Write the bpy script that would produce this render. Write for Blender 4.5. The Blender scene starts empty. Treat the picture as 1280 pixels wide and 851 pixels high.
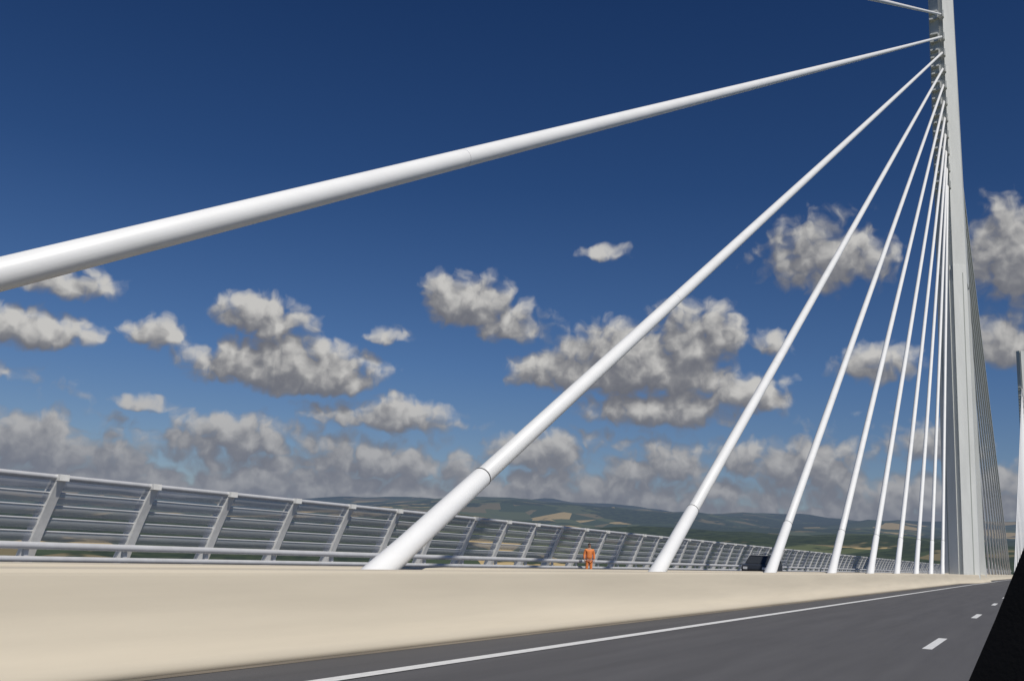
import bpy, math, random
from mathutils import Vector, Matrix, noise as mn
random.seed(3)
sc = bpy.context.scene
COL = sc.collection
sc.view_settings.view_transform = 'Standard'
sc.view_settings.look = 'None'
sc.view_settings.exposure = 0

# ---------------------------------------------------------------- helpers
def link(o, parent=None):
    COL.objects.link(o)
    if parent is not None:
        o.parent = parent
    return o

def mesh(name, verts, faces, mat=None, smooth=False):
    m = bpy.data.meshes.new(name)
    m.from_pydata([tuple(v) for v in verts], [], faces)
    m.update()
    if mat: m.materials.append(mat)
    if smooth:
        m.polygons.foreach_set('use_smooth', [True]*len(m.polygons))
    return m

def obj(name, m, parent=None, loc=(0,0,0)):
    o = bpy.data.objects.new(name, m)
    o.location = loc
    return link(o, parent)

def thing(name, loc, label, category, group=None):
    e = bpy.data.objects.new(name, None)
    e.location = loc
    e.empty_display_size = 0.5
    link(e)
    e["label"] = label; e["category"] = category
    if group: e["group"] = group
    return e

def tag(o, label, category, group=None):
    o["label"] = label; o["category"] = category
    if group: o["group"] = group
    return o

MY=138.2; SPAN=319.0
def bend(y):   # the viaduct curves gently to the east further on
    return (max(y-91.0,0.0)**2)/(2*11600.0)
def flare(y):  # the median barriers swing out round each pylon
    s=0
    for m in (MY,MY+SPAN):
        d=abs(y-m)
        t=min(1,max(0,(30-d)/18)); s+=t*t*(3-2*t)
    return 1.10*s
YA,YB=-40.0,900.0
YS=[YA,0,45,91]+[91+20*i for i in range(1,46)]
YF=[YA,0,45,91,104]+[106+2*i for i in range(33)]+[176+12*i for i in range(20)]+[424+2*i for i in range(34)]+[500+20*i for i in range(20)]

class MB:
    def __init__(s): s.v=[]; s.f=[]
    def box(s, x0,x1,y0,y1,z0,z1):
        b=len(s.v)
        s.v += [(x0,y0,z0),(x1,y0,z0),(x1,y1,z0),(x0,y1,z0),(x0,y0,z1),(x1,y0,z1),(x1,y1,z1),(x0,y1,z1)]
        s.f += [(b,b+3,b+2,b+1),(b+4,b+5,b+6,b+7),(b,b+1,b+5,b+4),(b+1,b+2,b+6,b+5),(b+2,b+3,b+7,b+6),(b+3,b,b+4,b+7)]
    def loft(s, rings, cap=True):
        b=len(s.v); n=len(rings[0])
        for r in rings: s.v += [tuple(p) for p in r]
        for i in range(len(rings)-1):
            for j in range(n):
                a=b+i*n+j; c=b+i*n+(j+1)%n
                s.f.append((a,c,c+n,a+n))
        if cap:
            s.f.append(tuple(b+j for j in reversed(range(n))))
            s.f.append(tuple(b+(len(rings)-1)*n+j for j in range(n)))
    def tube(s, pts, radii, n=16, cap=True):
        rings=[]
        for i,p in enumerate(pts):
            p=Vector(p)
            d=(Vector(pts[min(i+1,len(pts)-1)])-Vector(pts[max(i-1,0)])).normalized()
            up=Vector((1,0,0)) if abs(d.x)<0.9 else Vector((0,0,1))
            a=d.cross(up).normalized(); bb=d.cross(a).normalized()
            r=radii[i] if isinstance(radii,(list,tuple)) else radii
            rings.append([p+a*math.cos(2*math.pi*k/n)*r+bb*math.sin(2*math.pi*k/n)*r for k in range(n)])
        s.loft(rings, cap)
    def run_y(s, prof, y0=YA, y1=YB):
        ys=[y0]+[y for y in YS if y0<y<y1]+[y1]
        s.loft([[(x+bend(y),y,z) for x,z in prof] for y in ys])
    def tube_y(s, x, z, y0, y1, r, n=12):
        ys=[y0]+[y for y in YS if y0<y<y1]+[y1]
        s.tube([(x+bend(y),y,z) for y in ys], r, n)
    def make(s, name, mat, smooth=False):
        return mesh(name, s.v, s.f, mat, smooth)

def bevel(o, w=0.01, seg=2):
    m=o.modifiers.new('bevel','BEVEL'); m.width=w; m.segments=seg; m.limit_method='ANGLE'; m.angle_limit=math.radians(30)

# ---------------------------------------------------------------- materials
def mat_base(name, color, rough=0.6, metal=0.0, var=0.0, vscale=(1,1,1), nscale=3.0, bump=0.0, bscale=40.0, spec=0.5):
    m=bpy.data.materials.new(name); m.use_nodes=True
    nt=m.node_tree; N=nt.nodes; L=nt.links
    p=N['Principled BSDF']
    p.inputs['Base Color'].default_value=(*color,1)
    p.inputs['Roughness'].default_value=rough
    p.inputs['Metallic'].default_value=metal
    p.inputs['Specular IOR Level'].default_value=spec
    tc=N.new('ShaderNodeNewGeometry')
    if var>0:
        mp=N.new('ShaderNodeMapping'); mp.inputs['Scale'].default_value=vscale
        L.new(tc.outputs['Position'],mp.inputs['Vector'])
        n=N.new('ShaderNodeTexNoise'); n.inputs['Scale'].default_value=nscale; n.inputs['Detail'].default_value=6; n.inputs['Roughness'].default_value=0.6
        L.new(mp.outputs[0],n.inputs['Vector'])
        mr=N.new('ShaderNodeMapRange'); mr.inputs[1].default_value=0.3; mr.inputs[2].default_value=0.7
        mr.inputs[3].default_value=1-var; mr.inputs[4].default_value=1+var
        L.new(n.outputs['Fac'],mr.inputs[0])
        vm=N.new('ShaderNodeVectorMath'); vm.operation='SCALE'; vm.inputs[0].default_value=color
        L.new(mr.outputs[0],vm.inputs['Scale'])
        L.new(vm.outputs[0],p.inputs['Base Color'])
    if bump>0:
        n2=N.new('ShaderNodeTexNoise'); n2.inputs['Scale'].default_value=bscale; n2.inputs['Detail'].default_value=4
        L.new(tc.outputs['Position'],n2.inputs['Vector'])
        b=N.new('ShaderNodeBump'); b.inputs['Strength'].default_value=bump; b.inputs['Distance'].default_value=0.02
        L.new(n2.outputs['Fac'],b.inputs['Height']); L.new(b.outputs[0],p.inputs['Normal'])
    return m

M_white = mat_base('white_sheath', (0.87,0.87,0.85), 0.45, var=0.04, vscale=(1,0.15,1), nscale=2)
M_pylon = mat_base('pylon_paint', (0.64,0.65,0.62), 0.5, var=0.07, vscale=(1,1,0.12), nscale=1.2)
M_seam  = mat_base('pylon_recess_paint', (0.33,0.35,0.32), 0.6, var=0.08, vscale=(1,1,0.2), nscale=1.5)
M_conc  = mat_base('barrier_concrete', (0.63,0.56,0.435), 0.75, var=0.07, vscale=(1,0.10,2.0), nscale=1.4, bump=0.05, bscale=30)
M_conc2 = mat_base('pier_concrete', (0.42,0.40,0.36), 0.85, var=0.1, nscale=0.3)
M_asph  = mat_base('asphalt', (0.108,0.107,0.110), 0.85, var=0.12, vscale=(1,0.06,1), nscale=2.6, bump=0.35, bscale=90, spec=0.3)
M_paint = mat_base('road_paint', (0.76,0.76,0.74), 0.6, var=0.10, nscale=9)
M_steel = mat_base('galvanised_steel', (0.66,0.66,0.66), 0.42, metal=0.2, var=0.08, nscale=2)
M_post  = mat_base('pale_painted_steel', (0.78,0.77,0.73), 0.5, metal=0.0, var=0.08, nscale=5)
M_deck  = mat_base('deck_steel', (0.55,0.56,0.55), 0.5, var=0.06)
M_black = mat_base('black_rubber', (0.012,0.012,0.012), 0.6)
M_dark  = mat_base('dark_collar', (0.06,0.06,0.06), 0.6)
M_grey  = mat_base('grey_joint', (0.45,0.45,0.45), 0.6)
M_hivis = mat_base('orange_workwear', (0.80,0.25,0.07), 0.8, var=0.12, nscale=9)
M_skin  = mat_base('skin', (0.45,0.25,0.17), 0.6)
M_hair  = mat_base('brown_hair', (0.05,0.03,0.02), 0.7)
M_cpaint= mat_base('car_paint_dark', (0.035,0.040,0.048), 0.3)
M_glassd= mat_base('car_glass_dark', (0.04,0.045,0.05), 0.1)
M_tyre  = mat_base('tyre', (0.02,0.02,0.02), 0.8)
M_rim   = mat_base('rim', (0.4,0.4,0.4), 0.35, metal=0.8)
M_lamp  = mat_base('headlight_lens', (0.7,0.7,0.7), 0.1)
M_plast = mat_base('plastic_black', (0.004,0.004,0.0045), 0.75, bump=0.1, bscale=300, spec=0.2)

# translucent screen louvre
M_slat=bpy.data.materials.new('screen_louvre'); M_slat.use_nodes=True
nt=M_slat.node_tree; N=nt.nodes; L=nt.links
p=N['Principled BSDF']; p.inputs['Base Color'].default_value=(0.66,0.67,0.69,1); p.inputs['Roughness'].default_value=0.4; p.inputs['Metallic'].default_value=0.4
tr=N.new('ShaderNodeBsdfTransparent'); tr.inputs[0].default_value=(0.90,0.92,0.95,1)
mx=N.new('ShaderNodeMixShader'); mx.inputs[0].default_value=0.40
L.new(tr.outputs[0],mx.inputs[1]); L.new(p.outputs[0],mx.inputs[2]); L.new(mx.outputs[0],N['Material Output'].inputs[0])

# ---------------------------------------------------------------- layout numbers (metres; bridge runs along +Y)
CX=-8.13           # cable plane
Y0=10.8; SP=11.67  # anchors

# ---------------------------------------------------------------- terrain
def interp(r, tab):
    for (a,b),(c,d) in zip(tab,tab[1:]):
        if r<=c:
            t=(r-a)/(c-a); t=t*t*(3-2*t)*0.5+t*0.5
            return b+(d-b)*t
    return tab[-1][1]
TAB=[(0,-245),(1500,-225),(3000,-110),(4600,10),(6200,95),(8200,150),(9500,215),(11800,440),(14000,605),(18000,620),(45000,350)]
NA=720; radii=[0,60]
r=150
while r<45000:
    radii.append(r); r*=1.028 if r>2000 else 1.12
V=[(0,0,-245)]; F=[]
for rr_ in radii[1:]:
    for k in range(NA):
        a=2*math.pi*k/NA
        x=-math.sin(a)*rr_; y=math.cos(a)*rr_
        z=interp(rr_,TAB)
        w=min(1,rr_/5000)
        q=Vector((x/3300,y/3300,0.3))
        z+= w*140*(mn.fractal(q,1.0,2.1,5)-0.0)
        z+= w*90*(0.5-abs(mn.noise(Vector((x/1500+7,y/1500,1.7)))))
        z+= w*18*mn.noise(Vector((x/420,y/420,4.0)))
        ad_=math.degrees(a)
        if 33<ad_<200:
            t=min(1,(ad_-33)/16); z-=max(0,z)*0.28*t*t*(3-2*t)
        if rr_<2500: z=min(z,-60)
        V.append((x,y,z))
nr=len(radii)-1
for k in range(NA): F.append((0,1+k,1+(k+1)%NA))
for i in range(nr-1):
    for k in range(NA):
        a=1+i*NA+k; b=1+i*NA+(k+1)%NA
        F.append((a,a+NA,b+NA,b))
M_ter=bpy.data.materials.new('countryside'); M_ter.use_nodes=True
nt=M_ter.node_tree; N=nt.nodes; L=nt.links
P=N['Principled BSDF']; P.inputs['Roughness'].default_value=0.95; P.inputs['Specular IOR Level'].default_value=0.1
geo=N.new('ShaderNodeNewGeometry')
def ntex(scale,detail=5,rough=0.6):
    n=N.new('ShaderNodeTexNoise'); n.inputs['Scale'].default_value=scale; n.inputs['Detail'].default_value=detail; n.inputs['Roughness'].default_value=rough
    L.new(geo.outputs['Position'],n.inputs['Vector']); return n
def ramp(src, stops, interp_='LINEAR'):
    rp=N.new('ShaderNodeValToRGB'); cr=rp.color_ramp; cr.interpolation=interp_
    while len(cr.elements)<len(stops): cr.elements.new(0.5)
    for e,(pp,c) in zip(cr.elements,stops):
        e.position=pp; e.color=(*c,1)
    L.new(src,rp.inputs[0]); return rp
def mixc(f,a,b):
    m=N.new('ShaderNodeMix'); m.data_type='RGBA'
    L.new(f,m.inputs[0]); L.new(a,m.inputs[6]); L.new(b,m.inputs[7]); return m.outputs[2]
def mrt(src,a,b,c,d):
    m=N.new('ShaderNodeMapRange')
    for i,v in enumerate((a,b,c,d)): m.inputs[i+1].default_value=v
    L.new(src,m.inputs[0]); return m.outputs[0]
vor=N.new('ShaderNodeTexVoronoi'); vor.inputs['Scale'].default_value=1/300
L.new(geo.outputs['Position'],vor.inputs['Vector'])
sepv=N.new('ShaderNodeSeparateColor'); L.new(vor.outputs['Color'],sepv.inputs[0])
fields=ramp(sepv.outputs[0],[(0,(0.06,0.085,0.035)),(0.25,(0.12,0.14,0.055)),(0.45,(0.07,0.09,0.04)),(0.62,(0.22,0.18,0.09)),(0.80,(0.55,0.41,0.19)),(0.93,(0.11,0.13,0.06))],'CONSTANT')
nf=ntex(1/60,6); forest=ramp(nf.outputs['Fac'],[(0.35,(0.018,0.030,0.012)),(0.6,(0.050,0.068,0.026)),(0.8,(0.09,0.10,0.045))])
ln=N.new('ShaderNodeVectorMath'); ln.operation='LENGTH'; L.new(geo.outputs['Position'],ln.inputs[0])
nm=ntex(1/1100,5,0.65)
sb=N.new('ShaderNodeMath'); sb.operation='SUBTRACT'; L.new(nm.outputs['Fac'],sb.inputs[0]); L.new(mrt(ln.outputs['Value'],2500,6500,0.05,-0.02),sb.inputs[1])
fm=ramp(sb.outputs[0],[(0.515,(0,0,0)),(0.535,(1,1,1))])
c=mixc(fm.outputs[0],forest.outputs[0],fields.outputs[0])
L.new(c,P.inputs['Base Color'])
em=N.new('ShaderNodeEmission'); em.inputs[0].default_value=(0.092,0.125,0.190,1); em.inputs[1].default_value=1  # blue aerial haze painted into the land as a glow, stronger with distance
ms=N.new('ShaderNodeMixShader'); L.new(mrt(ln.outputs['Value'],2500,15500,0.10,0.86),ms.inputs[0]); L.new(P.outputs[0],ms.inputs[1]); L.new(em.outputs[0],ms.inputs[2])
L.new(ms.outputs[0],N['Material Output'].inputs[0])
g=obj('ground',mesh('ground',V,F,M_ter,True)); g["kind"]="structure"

# ---------------------------------------------------------------- deck
b=MB()
prof=[(CX-15.6,-0.02),(CX-15.9,-0.5),(CX-9,-3.2),(CX-2,-4.2),(CX+2,-4.2),(CX+9,-3.2),(CX+15.9,-0.5),(CX+15.6,-0.02)]
b.run_y(prof)
d=obj('viaduct_deck',b.make('viaduct_deck',M_deck)); tag(d,"long grey steel viaduct deck carried on tall piers","bridge")
def sheet(name,x0,x1,z,mat,y0=YA,y1=YB,f0=0,f1=0,src=None):
    src=src or YS
    ys=[y0]+[y for y in src if y0<y<y1]+[y1]
    v=[];f=[]
    for i,y in enumerate(ys):
        v+=[(x0+bend(y)+f0*flare(y),y,z),(x1+bend(y)+f1*flare(y),y,z)]
        if i: f.append((2*i-2,2*i-1,2*i+1,2*i))
    o=obj(name,mesh(name,v,f,mat)); o["kind"]="structure"; return o
sheet('road',-7.0,CX+15.2,0.0,M_asph)
sheet('road',CX-15.2,CX-1.13,0.0,M_asph)
sheet('road_marking',-5.91,-5.73,0.008,M_paint,f0=.12,f1=.12,src=YF)
sheet('road_marking',CX-2.45,CX-2.27,0.008,M_paint,f0=-.12,f1=-.12,src=YF)
sheet('road_marking',1.6,1.8,0.004,M_paint)
def dashes(xc):
    v=[];f=[]
    y=17.9-13.16*3
    while y<YB-6:
        k=len(v); q=bend(y)
        v+=[(xc-.075+q,y,.004),(xc+.075+q,y,.004),(xc+.075+q,y+3.1,.004),(xc-.075+q,y+3.1,.004)]; f.append((k,k+1,k+2,k+3))
        y+=13.16
    o=obj('road_marking',mesh('road_marking',v,f,M_paint)); o["kind"]="structure"
dashes(-1.665); dashes(CX-6.6)

# ---------------------------------------------------------------- median barriers
def barrier(sign):
    pr=[(1.13,-0.01),(1.125,0.07),(1.07,0.13),(0.95,0.21),(0.87,0.32),(0.80,0.50),(0.75,0.70),(0.72,0.85),(0.71,0.875),(0.68,0.905),(0.30,0.905),(0.27,0.89),(0.25,0.84),(0.22,-0.01)]
    b=MB()
    if sign<0: pr=pr[::-1]
    b.loft([[(CX+sign*(x+flare(y))+bend(y),y,z) for x,z in pr] for y in YF if y<=YB])
    o=obj('concrete_barrier',b.make('concrete_barrier',M_conc))
    tag(o,"cream concrete median barrier running beside the motorway lane","barrier","median barriers")
    me=o.data
    for p_ in me.polygons:
        if len(p_.vertices)==4:
            zz=[me.vertices[i].co.z for i in p_.vertices]
            if max(zz)<0.852 and min(zz)>-0.02: p_.use_smooth=True
    return o
barrier(1); barrier(-1)
sheet('median_strip',CX-0.24,CX+0.24,0.05,M_conc2,f0=-1,f1=1,src=YF)
sheet('gutter_strip',-7.0,-6.87,0.004,mat_base('gutter_joint',(0.21,0.18,0.14),0.8,var=0.25,vscale=(1,.1,1),nscale=4),f0=1,f1=.95,src=YF)

# ---------------------------------------------------------------- pylons
def hexsec(cx,cy,z,w,l,ch):
    return [(cx,cy-l,z),(cx+w,cy-l+ch,z),(cx+w,cy+l-ch,z),(cx,cy+l,z),(cx-w,cy+l-ch,z),(cx-w,cy-l+ch,z)]
def groovesec(cx,cy,z,w,l,ch,g=0.26,d=0.38,rim=0.16):
    # hexagonal section with a recessed channel down the ridge of both ends
    k=ch/w
    pts=[]
    for s_ in (-1,1):
        P_=[(-(g),l-k*g-d),(-(g),l-k*g),(-w,l-ch)] if s_>0 else None
    f=[(g,-(l-k*g)+d),(g,-(l-k*g)),(w,-(l-ch)),(w,(l-ch)),(g,(l-k*g)),(g,(l-k*g)-d),
       (-g,(l-k*g)-d),(-g,(l-k*g)),(-w,(l-ch)),(-w,-(l-ch)),(-g,-(l-k*g)),(-g,-(l-k*g)+d)]
    return [(cx+x,cy+y,z) for x,y in f]
HT=[75.6-(0 if i==0 else 3.4+2.40*(i-1)) for i in range(11)]
def mast_half_len(z):
    return 1.75+1.95*(max(0,(92-z))/54)**2.3
def mast_half_w(z):
    return 1.76-0.28*(z-38)/54
def pylon(my):
    e=thing('bridge_pylon',(CX+bend(my),my,0),"tall white tapering steel pylon with splayed legs on the deck","pylon","viaduct pylons")
    for s_ in (-1,1):
        b=MB(); rings=[]
        for i in range(9):
            t=i/8; z=-0.5+t*40.0
            rings.append(groovesec(0,s_*(7.5-5.5*t),z,1.93-0.172*t,1.72,1.2))
        b.loft(rings)
        lg=obj('pylon_leg',b.make('pylon_leg',M_pylon),e)
        # thin panel seam down each angled face
        for sx in (-1,1):
            b=MB(); rings=[]
            for i in range(9):
                t=i/8; z=0.0+t*38.5; tt=(z+.5)/40
                cy=s_*(7.5-5.5*tt); w_=1.93-0.172*tt; l_=1.72; kk=1.2/w_
                xs=1.28; yy=lambda x: cy+s_*(l_-kk*x)
                o1=0.012*s_
                rings.append([(sx*xs,yy(xs)+o1,z),(sx*(xs+.10),yy(xs+.10)+o1,z),(sx*(xs+.10),yy(xs+.10)-.1*s_,z),(sx*xs,yy(xs)-.1*s_,z)])
            b.loft(rings); obj('panel_seam',b.make('panel_seam',M_seam),lg)
    b=MB(); rings=[]
    for i in range(17):
        t=i/16; z=37.5+t*54
        rings.append(groovesec(0,0,z,mast_half_w(z)+.003,mast_half_len(z),1.2-0.15*t))
    b.loft(rings)
    obj('mast',b.make('mast',M_pylon),e)
    for s_ in (-1,1):
        for z in HT:
            b=MB(); l=mast_half_len(z)
            y0=s_*(l-0.9); y1=s_*(l+0.30)
            b.box(-0.42,-0.265,min(y0,y1),max(y0,y1),z-0.55,z+0.40)
            b.box(0.265,0.42,min(y0,y1),max(y0,y1),z-0.55,z+0.40)
            ya,yb=s_*(l-1.1),s_*(l-0.05)
            for dz in (-0.55,0.55):
                b.box(-1.45,-0.424,min(ya,yb),max(ya,yb),z+dz,z+dz+0.22)
            obj('cable_bracket',b.make('cable_bracket',M_pylon),e)
    b=MB()
    b.loft([hexsec(0,0,-260,4.5,8,2),hexsec(0,0,-90,3.5,7,2)])
    for s_ in (-1,1):
        b.loft([hexsec(0,s_*4.0,-91,3.4,2.6,1),hexsec(0,s_*7.5,-4.3,2.4,1.9,.8)])
    obj('pier',b.make('pier',M_conc2),e)
    return e
pylon(MY); pylon(MY+SPAN)

# ---------------------------------------------------------------- stay cables
def cable(ay, my, z, near):
    s_=-1 if near else 1
    A=Vector((CX+bend(ay),ay,0.30)); B=Vector((CX+bend(my),my+s_*(mast_half_len(z)-0.1),z))
    e=thing('stay_cable',A,"white stay cable rising from the median to the pylon","cable","stay cables")
    D=B-A; Ln=D.length; u=D/Ln
    sag=0.0004*Ln
    pts=[]
    for i in range(13):
        t=i/12
        pts.append(D*t-Vector((0,0,sag*4*t*(1-t))))
    b=MB(); b.tube(pts,[0.152]*13,24)
    obj('sheath',b.make('sheath',M_white,True),e)
    b=MB(); b.tube([u*-0.3,u*0.9,u*1.9,u*4.3,u*4.36],[0.220,0.200,0.176,0.167,0.156],24)
    obj('guide_tube',b.make('guide_tube',M_white,True),e)
    b=MB(); b.tube([u*4.305,u*4.328],[0.170,0.170],24)
    obj('collar',b.make('collar',M_dark,True),e)
    if Ln>40:
        t=15.6/Ln; c0=D*t-Vector((0,0,sag*4*t*(1-t)))
        b=MB(); b.tube([c0,c0+u*0.012],[0.1526,0.1526],24)
        obj('sheath_joint',b.make('sheath_joint',M_grey,True),e)
for k,my in enumerate((MY,MY+SPAN)):
    for i in range(11):
        dy=MY-(Y0+SP*(i-2))
        if i==1: dy-=0.42
        if i==0: dy-=2.6
        cable(my-dy,my,HT[i],True)
        cable(my+dy,my,HT[i],False)

# ---------------------------------------------------------------- wind screen on the far edge
FB=-22.47   # base x
HS=2.50
def lat(z): # inward lean curve
    t=max(0,(z-0.1)/(HS-0.1))
    return FB+0.85*t+0.19*t*t
ws=thing('wind_screen',(FB,0,0),"pale steel wind screen with clear louvres along the deck edge","wind screen")
PS=3.007; P0=17.04-PS*7
b=MB()
rings=[]
for i in range(13):
    z=HS*i/12
    x=lat(z)-FB; dp=0.20-0.05*z/HS
    rings.append([(x-dp,-0.13,z),(x+dp*0.9,-0.13,z),(x+dp*0.9,0.13,z),(x-dp,0.13,z)])
b.loft(rings)
SL=[0.90+0.315*i for i in range(5)]
x=lat(HS)-FB
b.box(x-0.14,x+0.17,-0.14,0.14,HS-0.12,HS+0.035)
b.box(-0.25,0.2,-0.15,0.15,0.0,0.03)
pm=b.make('post',M_post)
np_=int((560-P0)/PS)
for i in range(100):
    y=P0+PS*i
    obj('post',pm,ws,(bend(y),y,0))
vv=[];ff=[]
for i in range(100,np_):
    k=len(vv); yy=P0+PS*i
    for v in pm.vertices: vv.append((v.co.x+bend(yy),v.co.y+yy,v.co.z))
    for p_ in pm.polygons: ff.append(tuple(k+q for q in p_.vertices))
o=obj('far_posts',mesh('far_posts',vv,ff,M_post),ws); o["kind"]="stuff"
yE=P0+PS*np_
for z in SL:
    b=MB(); pr=[]
    n=6
    for i in range(n+1):
        t=i/n; zz=z+0.225*t
        pr.append((lat(zz)-FB+0.05+0.04*math.sin(math.pi*t),zz))
    back=[(x-0.012,zz) for x,zz in reversed(pr)]
    b.run_y(pr+back,P0,yE)
    obj('louvre',b.make('louvre',M_slat),ws)
    b=MB()
    b.tube_y(lat(z+.24)-FB+0.05,z+0.24,P0,yE,0.022,8)
    obj('louvre_edge_trim',b.make('louvre_edge_trim',M_steel,True),ws)
b=MB(); xx=lat(HS)-FB
b.tube_y(xx+.02,HS-0.03,P0,yE,0.06,14)
obj('top_tube',b.make('top_tube',M_steel,True),ws)
gr=thing('guard_rail',(FB+0.9,0,0),"silver steel tube guard rail in front of the wind screen","guard rail")
b=MB(); b.tube_y(0,0.80,P0,yE,0.09,16); obj('upper_rail',b.make('upper_rail',M_steel,True),gr)
b=MB(); b.tube_y(0,0.48,P0,yE,0.07,14); obj('lower_rail',b.make('lower_rail',M_steel,True),gr)
b=MB(); b.box(-0.05,0.05,-0.06,0.06,0.0,0.76); b.box(-0.12,0.12,-0.1,0.1,0,0.03)
gm=b.make('rail_post',M_steel)
for i in range(60):
    y=P0-0.5+PS*i
    obj('rail_post',gm,gr,(-0.11+bend(y),y,0))
b=MB(); b.run_y([(FB-0.3,0.002),(FB+0.5,0.002),(FB+0.5,0.122),(FB-0.3,0.122)])
k=obj('kerb',b.make('kerb',M_conc2)); k["kind"]="structure"

# ---------------------------------------------------------------- road worker in orange clothing
def skin(name, V_, E_, R_, mat, parent, root=0, sub=2):
    m=bpy.data.meshes.new(name); m.from_pydata(V_,E_,[]); m.update()
    m.materials.append(mat)
    o=bpy.data.objects.new(name,m); link(o,parent)
    sm=o.modifiers.new('skin','SKIN'); sm.use_smooth_shade=True
    if not m.skin_vertices: m.skin_vertices.new()
    sv_=m.skin_vertices[0].data
    for i,r_ in enumerate(R_):
        sv_[i].radius=(r_,r_) if not isinstance(r_,tuple) else r_
        sv_[i].use_root=(i==root)
    ss=o.modifiers.new('subd','SUBSURF'); ss.levels=sub; ss.render_levels=sub
    return o
wk=thing('person',(-20.9,49.5,0.0),"road worker in orange jacket and trousers standing by the rail","person")
wk.rotation_euler=(0,0,math.radians(35))
BV=[(0,0,.93),(0,0,1.12),(0,0,1.30),(0,0,1.43),(0,-.01,1.52),(0,-.02,1.60),(0,-.02,1.70)]
BR=[(.15,.11),(.13,.10),(.16,.11),(.11,.08),(.05,.05),(.075,.09),(.065,.08)]
BE=[(0,1),(1,2),(2,3),(3,4),(4,5),(5,6)]
def add(p,r,par):
    BV.append(p); BR.append(r); BE.append((par,len(BV)-1)); return len(BV)-1
for s_ in (-1,1):
    a=add((s_*.19,0,1.41),.055,3); a=add((s_*.25,.01,1.15),.042,a)
    a=add((s_*.25,-.06,.92),.03,a); h=add((s_*.25,-.08,.85),(.036,.02),a)
    for k_,(dy_,ln_) in enumerate(((-.035,.075),(-.012,.085),(.012,.08),(.033,.065))):
        q=add((s_*.25,-.085+dy_,.85-ln_*.6),.009,h); add((s_*.24,-.09+dy_,.85-ln_*1.2),.008,q)
    q=add((s_*.235,-.125,.86),.010,h); add((s_*.23,-.14,.82),.009,q)
    l=add((s_*.10,0,.86),.085,0); l=add((s_*.11,-.01,.48),.055,l); l=add((s_*.12,.02,.09),.04,l); add((s_*.13,-.14,.035),.035,l)
body=skin('body',BV,BE,BR,M_skin,wk)
JV=[(0,0,.90),(0,0,1.12),(0,0,1.30),(0,0,1.42),(0,0,1.48)]; JR=[(.19,.15),(.175,.14),(.195,.145),(.145,.105),(.075,.075)]
JE=[(0,1),(1,2),(2,3),(3,4)]
for s_ in (-1,1):
    k_=len(JV); JV+=[(s_*.20,0,1.40),(s_*.265,.01,1.15),(s_*.26,-.055,.93)]; JR+=[.08,.068,.055]; JE+=[(3,k_),(k_,k_+1),(k_+1,k_+2)]
skin('jacket',JV,JE,JR,M_hivis,wk)
TV=[(0,0,.92)]; TR=[(.16,.125)]; TE=[]
for s_ in (-1,1):
    k_=len(TV); TV+=[(s_*.10,0,.82),(s_*.11,-.01,.48),(s_*.12,.02,.10)]; TR+=[.10,.078,.07]; TE+=[(0,k_),(k_,k_+1),(k_+1,k_+2)]
skin('trousers',TV,TE,TR,M_hivis,wk)
b=MB()
def ell(cx,cy,cz,rx,ry,rz,n=12,m=8,zmin=-1):
    rings=[]
    for i in range(m+1):
        t=zmin+(1-zmin)*i/m; t=max(-.999,min(.999,t)); q=math.sqrt(1-t*t)
        rings.append([(cx+rx*q*math.cos(2*math.pi*j/n),cy+ry*q*math.sin(2*math.pi*j/n),cz+rz*t) for j in range(n)])
    b.loft(rings)
ell(0,0.008,1.665,.085,.10,.10,zmin=-.1)
obj('hair',b.make('hair',M_hair,True),wk)
b=MB(); ell(0,-.118,1.635,.013,.02,.022); obj('nose',b.make('nose',M_skin,True),wk)

# ---------------------------------------------------------------- oncoming dark car
def wheel(e,x,y):
    b=MB(); b.tube([(x-.11,y,.35),(x-.09,y,.35),(x+.09,y,.35),(x+.11,y,.35)],[.31,.35,.35,.31],24)
    w=obj('wheel',b.make('wheel',M_tyre,True),e)
    b=MB(); sx=1 if x>0 else -1
    b.tube([(x+sx*.105,y,.35),(x+sx*.118,y,.35)],[.21,.19],20); obj('rim',b.make('rim',M_rim),w)
car=thing('car',(-17.0,71.0,0),"dark grey off-road car with roof rack driving on the carriageway","car")
side=[(-2.15,0.35),(-2.2,0.75),(-2.1,0.98),(-1.15,1.10),(-0.95,1.12),(1.9,1.12),(2.15,1.05),(2.2,0.6),(2.15,0.35)]
b=MB(); b.loft([[(x,y,z) for y,z in side] for x in (-.90,-.86,.86,.90)])
o=obj('body',b.make('body',M_cpaint),car); bevel(o,0.05,3)
cab0=[(-1.2,1.10),(-0.55,1.56),(-0.35,1.61),(1.5,1.62),(1.75,1.54),(2.05,1.10)]
b=MB(); b.loft([[(sx*(0.84-(z-1.1)*0.22),y,z) for y,z in cab0] for sx in (-1,1)])
o=obj('cabin',b.make('cabin',M_glassd),car); bevel(o,0.04,3)
b=MB(); b.loft([[(sx*0.73,y,z) for y,z in [(-0.5,1.60),(-0.35,1.65),(1.5,1.66),(1.70,1.60)]] for sx in (-1,1)])
o=obj('roof',b.make('roof',M_cpaint),car)
for sx in (-1,1):
    for (ya,za),(yb,zb) in (((-1.22,1.11),(-0.5,1.60)),((0.25,1.11),(0.25,1.60)),((1.3,1.11),(1.3,1.60)),((2.03,1.11),(1.72,1.58))):
        b=MB(); b.tube([(sx*0.85,ya,za),(sx*0.735,yb,zb)],0.035,8)
        obj('window_pillar',b.make('window_pillar',M_cpaint),car)
b=MB()
for x in (-.62,.62): b.tube([(x,-0.2,1.76),(x,1.4,1.76)],0.025,8)
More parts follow.
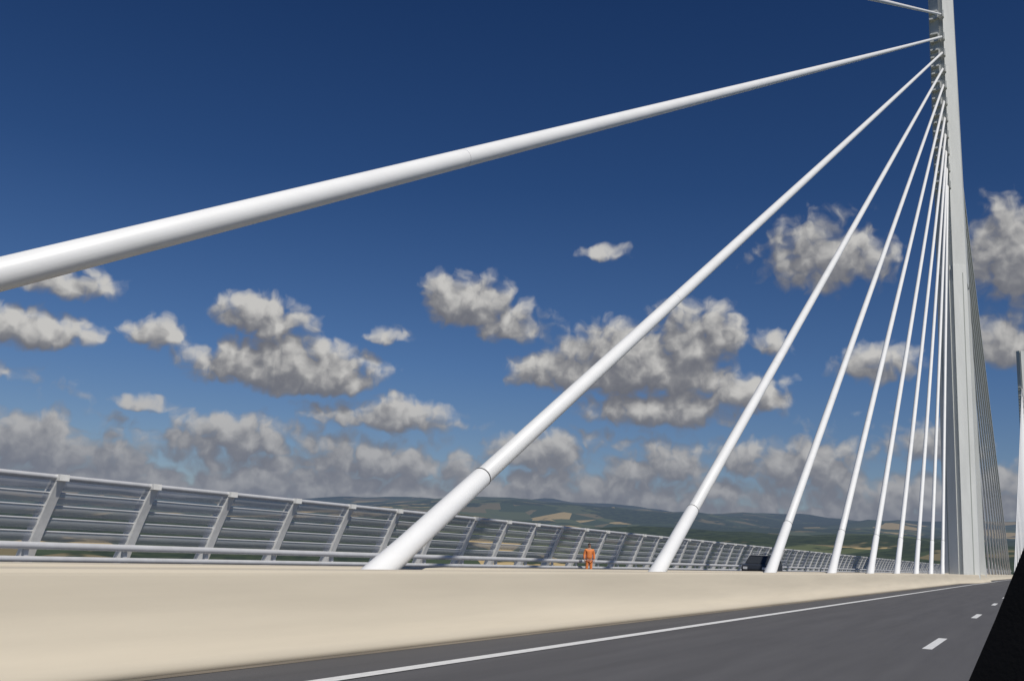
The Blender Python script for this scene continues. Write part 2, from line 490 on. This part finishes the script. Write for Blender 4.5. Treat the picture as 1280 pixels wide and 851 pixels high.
for y in (-.1,.4,.9,1.3):
    b.tube([(-.62,y,1.77),(.62,y,1.77)],0.02,8)
    for x in (-.62,.62): b.tube([(x,y,1.64),(x,y,1.77)],0.02,8)
obj('roof_rack',b.make('roof_rack',M_steel),car)
for x in (-.8,.8):
    for y in (-1.4,1.35): wheel(car,x,y)
    b=MB(); b.box(x*0.8-.14,x*0.8+.14,-2.215,-2.15,0.70,0.86); obj('headlight',b.make('headlight',M_lamp),car)
b=MB(); b.box(-.45,.45,-2.23,-2.17,0.52,0.68); obj('grille',b.make('grille',M_black),car)

# ---------------------------------------------------------------- own car: window frame
own=thing('car',(0,0,0),"black window frame and door of a car interior","car")
def bar(pts,wx,wy):
    b=MB(); rings=[]
    for (x,y,z),sx in zip(pts,wx):
        rings.append([(x,y-wy,z),(x+sx*.25,y-wy-.02,z),(x+sx,y-wy,z),(x+sx,y+wy,z),(x,y+wy,z)])
    b.loft(rings); return b
E=1.25
o=obj('window_pillar',bar([(-0.15,0.90,E-0.34),(-0.0535,0.90,E-0.084),(-0.032,0.90,E-0.035),(-0.0095,0.90,E+0.020),(0.10,0.88,E+0.27),(0.20,0.78,E+0.42)],[0.20,0.16,0.15,0.13,0.12,0.12],0.02).make('window_pillar',M_plast),own)
b=MB(); b.box(-0.21,-0.15,-0.5,0.86,0.30,E-0.40); obj('door_panel',b.make('door_panel',M_plast),own)

# ---------------------------------------------------------------- camera
TH,PH,RO=math.radians(27.78),math.radians(11.77),math.radians(2.75)
R=Matrix.Rotation(TH,4,'Z')@Matrix.Rotation(math.pi/2+PH,4,'X')@Matrix.Rotation(RO,4,'Z')
cam=bpy.data.cameras.new('camera'); cam.lens=35.16; cam.sensor_width=36; cam.clip_start=0.05; cam.clip_end=80000
co=bpy.data.objects.new('camera',cam); COL.objects.link(co)
co.matrix_world=Matrix.Translation((0,0,1.25))@R
sc.camera=co

# ---------------------------------------------------------------- sun
SAZ=math.radians(122); SEL=math.radians(50)
sv=Vector((math.sin(SAZ)*math.cos(SEL),math.cos(SAZ)*math.cos(SEL),math.sin(SEL)))
sl=bpy.data.lights.new('sun','SUN'); sl.energy=3.45; sl.angle=math.radians(0.5); sl.color=(1.0,0.955,0.89)
so=bpy.data.objects.new('sun',sl); COL.objects.link(so)
so.rotation_euler=(-sv).to_track_quat('-Z','Y').to_euler()
so.location=(20,-20,60)

# ---------------------------------------------------------------- sky with cumulus
w=bpy.data.worlds.new('World'); sc.world=w; w.use_nodes=True
nt=w.node_tree; N=nt.nodes; L=nt.links
bg=N['Background']; bg.inputs['Strength'].default_value=0.1
sky=N.new('ShaderNodeTexSky'); sky.sky_type='NISHITA'; sky.sun_disc=False
sky.sun_elevation=SEL; sky.sun_rotation=SAZ; sky.altitude=600; sky.air_density=1.0; sky.dust_density=0.6; sky.ozone_density=2.0

G=bpy.data.node_groups.new('cloud_density','ShaderNodeTree')
G.interface.new_socket('P',in_out='INPUT',socket_type='NodeSocketVector')
G.interface.new_socket('D',in_out='OUTPUT',socket_type='NodeSocketFloat')
gn=G.nodes; gl=G.links
gi=gn.new('NodeGroupInput'); go=gn.new('NodeGroupOutput')
def gm_(op,a,b=None,c=None):
    n=gn.new('ShaderNodeMath'); n.operation=op
    for i,x in enumerate((a,b,c)):
        if x is None: continue
        if isinstance(x,(int,float)): n.inputs[i].default_value=x
        else: gl.new(x,n.inputs[i])
    return n.outputs[0]
def gv(op,a,b=None,c=None):
    n=gn.new('ShaderNodeVectorMath'); n.operation=op
    for i,x in enumerate((a,b,c)):
        if x is None: continue
        if isinstance(x,tuple): n.inputs[i].default_value=x
        else: gl.new(x,n.inputs[i])
    return n.outputs['Value'] if op=='DOT_PRODUCT' else n.outputs[0]
def gnoise(vec,scale,detail,rough=0.55,off=(0,0,0)):
    v=gv('ADD',vec,off)
    n=gn.new('ShaderNodeTexNoise'); n.noise_dimensions='2D'; n.inputs['Scale'].default_value=scale
    n.inputs['Detail'].default_value=detail; n.inputs['Roughness'].default_value=rough
    gl.new(v,n.inputs['Vector']); return n
Pin=gi.outputs[0]
wn=gnoise(Pin,0.7,2.5,0.5)
warp=gv('MULTIPLY',gv('SUBTRACT',wn.outputs['Color'],(0.5,0.5,0.5)),(1.3,0.9,0))
PW=gv('ADD',Pin,warp)
CL=[(20.3,15.2,2.0,0.85,.66),(27.6,12.2,2.9,2.0,1.2),(24.9,11.2,2.6,1.7,.95),
 (18.6,9.2,5.2,2.6,1.4),(15.6,10.6,3.0,2.4,1.35),(22.6,9.0,3.0,1.7,1.05),(17.0,7.2,4.6,1.5,1.15),(13.0,8.0,3.4,1.6,.95),
 (38.0,10.6,2.9,1.6,1.2),(36.6,8.2,5.2,2.0,1.35),(42.9,9.3,1.8,1.3,1.05),(34.0,8.0,2.8,1.6,1.1),
 (47.2,11.2,3.1,1.3,.85),(48.8,8.8,3.7,1.4,1.2),(50.5,7.0,2.0,0.8,.8),(43.2,6.0,1.6,0.7,.85),
 (31.6,6.2,4.2,1.4,1.1),(38.8,4.6,4.8,1.6,1.05),(47.6,3.8,5.6,1.6,1.1),(31.8,4.0,5.4,1.7,1.05),
 (8.9,14.6,4.4,3.1,.90),(0.6,14.0,2.4,3.6,1.05),(0.5,10.4,2.4,2.4,1.0),(6.6,9.4,2.8,1.7,.75),
 (17.2,4.3,4.2,1.5,1.0),(23.0,4.6,4.0,1.9,1.0),(10.4,4.6,5.4,1.7,1.05),(4.0,5.4,3.0,2.0,.9),(31.4,10.4,2.0,0.8,.45),
 (11.8,10.6,1.5,1.2,.75),(-7,9,5,3,1),(62,12,6,3,1),(60,6,5,2,1)]
acc=None
for az,el,rx,ry,am in CL:
    v=gv('MULTIPLY_ADD',PW,(1/rx,1/ry,0),(-az/rx,-el/ry,0))
    v2=gv('MAXIMUM',v,gv('MULTIPLY',v,(1,-1.8,0)))
    q=gm_('MULTIPLY_ADD',gv('DOT_PRODUCT',v2,v2),-1.25,am)
    acc=q if acc is None else gm_('SMOOTH_MAX',acc,q,0.25)
acc=gm_('MAXIMUM',acc,-1.6)
sp=gn.new('ShaderNodeSeparateXYZ'); gl.new(Pin,sp.inputs[0])
low=gm_('MULTIPLY',gm_('ABSOLUTE',gm_('SUBTRACT',sp.outputs[1],2.4)),-0.34)
ln_=gnoise(gv('MULTIPLY',PW,(0.28,1,0)),0.6,2,0.5,(31,7,2))
low=gm_('ADD',gm_('ADD',low,0.95),gm_('MULTIPLY',gm_('SUBTRACT',ln_.outputs['Fac'],0.47),2.0))
low=gm_('SUBTRACT',low,gm_('MULTIPLY',gm_('MAXIMUM',gm_('SUBTRACT',gm_('ABSOLUTE',gm_('SUBTRACT',sp.outputs[0],30)),42),0),0.15))
acc=gm_('SMOOTH_MAX',acc,low,0.3)
def puffs(scale,amp,off,sm=0):
    vo=gn.new('ShaderNodeTexVoronoi'); vo.feature='SMOOTH_F1' if sm else 'F1'; vo.voronoi_dimensions='2D'; vo.inputs['Scale'].default_value=scale
    if sm: vo.inputs['Smoothness'].default_value=sm
    gl.new(gv('ADD',PW,off),vo.inputs['Vector'])
    d=vo.outputs['Distance']
    return gm_('MULTIPLY',gm_('SUBTRACT',0.20,gm_('MULTIPLY',d,d)),amp)
fx=gnoise(PW,1.6,5,0.5)
D=gm_('ADD',acc,puffs(0.60,0.9,(3,5,0),0.5))
D=gm_('ADD',D,puffs(1.30,0.75,(11,2,0),0.4))
D=gm_('ADD',D,puffs(2.7,0.20,(1,17,0),0.3))
D=gm_('ADD',D,gm_('MULTIPLY',gm_('SUBTRACT',fx.outputs['Fac'],0.5),0.75))
gl.new(D,go.inputs[0])

def m_(op,a,b=None,c=None,clamp=False):
    n=N.new('ShaderNodeMath'); n.operation=op; n.use_clamp=clamp
    for i,x in enumerate((a,b,c)):
        if x is None: continue
        if isinstance(x,(int,float)): n.inputs[i].default_value=x
        else: L.new(x,n.inputs[i])
    return n.outputs[0]
KD=57.2958/1.11
tc=N.new('ShaderNodeTexCoord'); sx=N.new('ShaderNodeSeparateXYZ'); L.new(tc.outputs['Generated'],sx.inputs[0])
az=m_('MULTIPLY',m_('ARCTAN2',m_('MULTIPLY',sx.outputs[0],-1),sx.outputs[1]),KD)
el=m_('MULTIPLY',m_('ARCSINE',sx.outputs[2]),KD)
cb=N.new('ShaderNodeCombineXYZ'); L.new(az,cb.inputs[0]); L.new(el,cb.inputs[1])
g1=N.new('ShaderNodeGroup'); g1.node_tree=G; L.new(cb.outputs[0],g1.inputs[0])
ad=N.new('ShaderNodeVectorMath'); ad.operation='ADD'; ad.inputs[1].default_value=(-0.30,0.85,0); L.new(cb.outputs[0],ad.inputs[0])
g2=N.new('ShaderNodeGroup'); g2.node_tree=G; L.new(ad.outputs[0],g2.inputs[0])
def mrange(x,a,b,c,d,smooth=False):
    n=N.new('ShaderNodeMapRange')
    if smooth: n.interpolation_type='SMOOTHSTEP'
    n.inputs[1].default_value=a;n.inputs[2].default_value=b;n.inputs[3].default_value=c;n.inputs[4].default_value=d
    L.new(x,n.inputs[0]); return n.outputs[0]
alpha=mrange(g1.outputs[0],-0.18,0.78,0,1,True)
diff=m_('SUBTRACT',g1.outputs[0],g2.outputs[0])
lit=mrange(diff,-0.85,1.15,0,1)
rp=N.new('ShaderNodeValToRGB'); cr=rp.color_ramp; cr.interpolation='B_SPLINE'
cols=[(0.0,(1.40,1.48,1.78)),(0.34,(1.75,1.82,2.08)),(0.62,(3.0,3.0,3.08)),(1.0,(6.0,5.9,5.7))]
while len(cr.elements)<4: cr.elements.new(0.5)
for e_,(pp,c_) in zip(cr.elements,cols): e_.position=pp; e_.color=(*[q/10 for q in c_],1)
L.new(lit,rp.inputs[0])
sc10=N.new('ShaderNodeVectorMath'); sc10.operation='SCALE'; sc10.inputs['Scale'].default_value=10; L.new(rp.outputs[0],sc10.inputs[0])
hz=N.new('ShaderNodeMix'); hz.data_type='RGBA'; hz.inputs[7].default_value=(1.85,2.08,2.62,1)
L.new(mrange(el,1.5,8,0.80,0.0),hz.inputs[0]); L.new(sc10.outputs[0],hz.inputs[6])
tn=N.new('ShaderNodeMix'); tn.data_type='RGBA'; tn.blend_type='MULTIPLY'; tn.inputs[0].default_value=1
rt=N.new('ShaderNodeValToRGB'); ct=rt.color_ramp
tcol=[(0.0,(0.46,0.48,0.56)),(0.28,(0.29,0.40,0.57)),(0.6,(0.16,0.28,0.46)),(1.0,(0.105,0.215,0.39))]
while len(ct.elements)<4: ct.elements.new(0.5)
for e_,(pp,c_) in zip(ct.elements,tcol): e_.position=pp; e_.color=(*c_,1)
L.new(mrange(el,1,30,0,1),rt.inputs[0])
L.new(sky.outputs[0],tn.inputs[6]); L.new(rt.outputs[0],tn.inputs[7])
L.new(tn.outputs[2],bg.inputs['Color'])
bg2=N.new('ShaderNodeBackground'); bg2.inputs['Strength'].default_value=0.1
fin=N.new('ShaderNodeMix'); fin.data_type='RGBA'
L.new(alpha,fin.inputs[0]); L.new(tn.outputs[2],fin.inputs[6]); L.new(hz.outputs[2],fin.inputs[7])
L.new(fin.outputs[2],bg2.inputs['Color'])
c1=m_('LESS_THAN',el,20.5); c2=m_('GREATER_THAN',el,-1.0); c3=m_('LESS_THAN',m_('ABSOLUTE',m_('SUBTRACT',az,30)),60)
sel=m_('MULTIPLY',m_('MULTIPLY',c1,c2),c3)
mxs=N.new('ShaderNodeMixShader'); L.new(sel,mxs.inputs[0]); L.new(bg.outputs[0],mxs.inputs[1]); L.new(bg2.outputs[0],mxs.inputs[2])
L.new(mxs.outputs[0],N['World Output'].inputs[0])
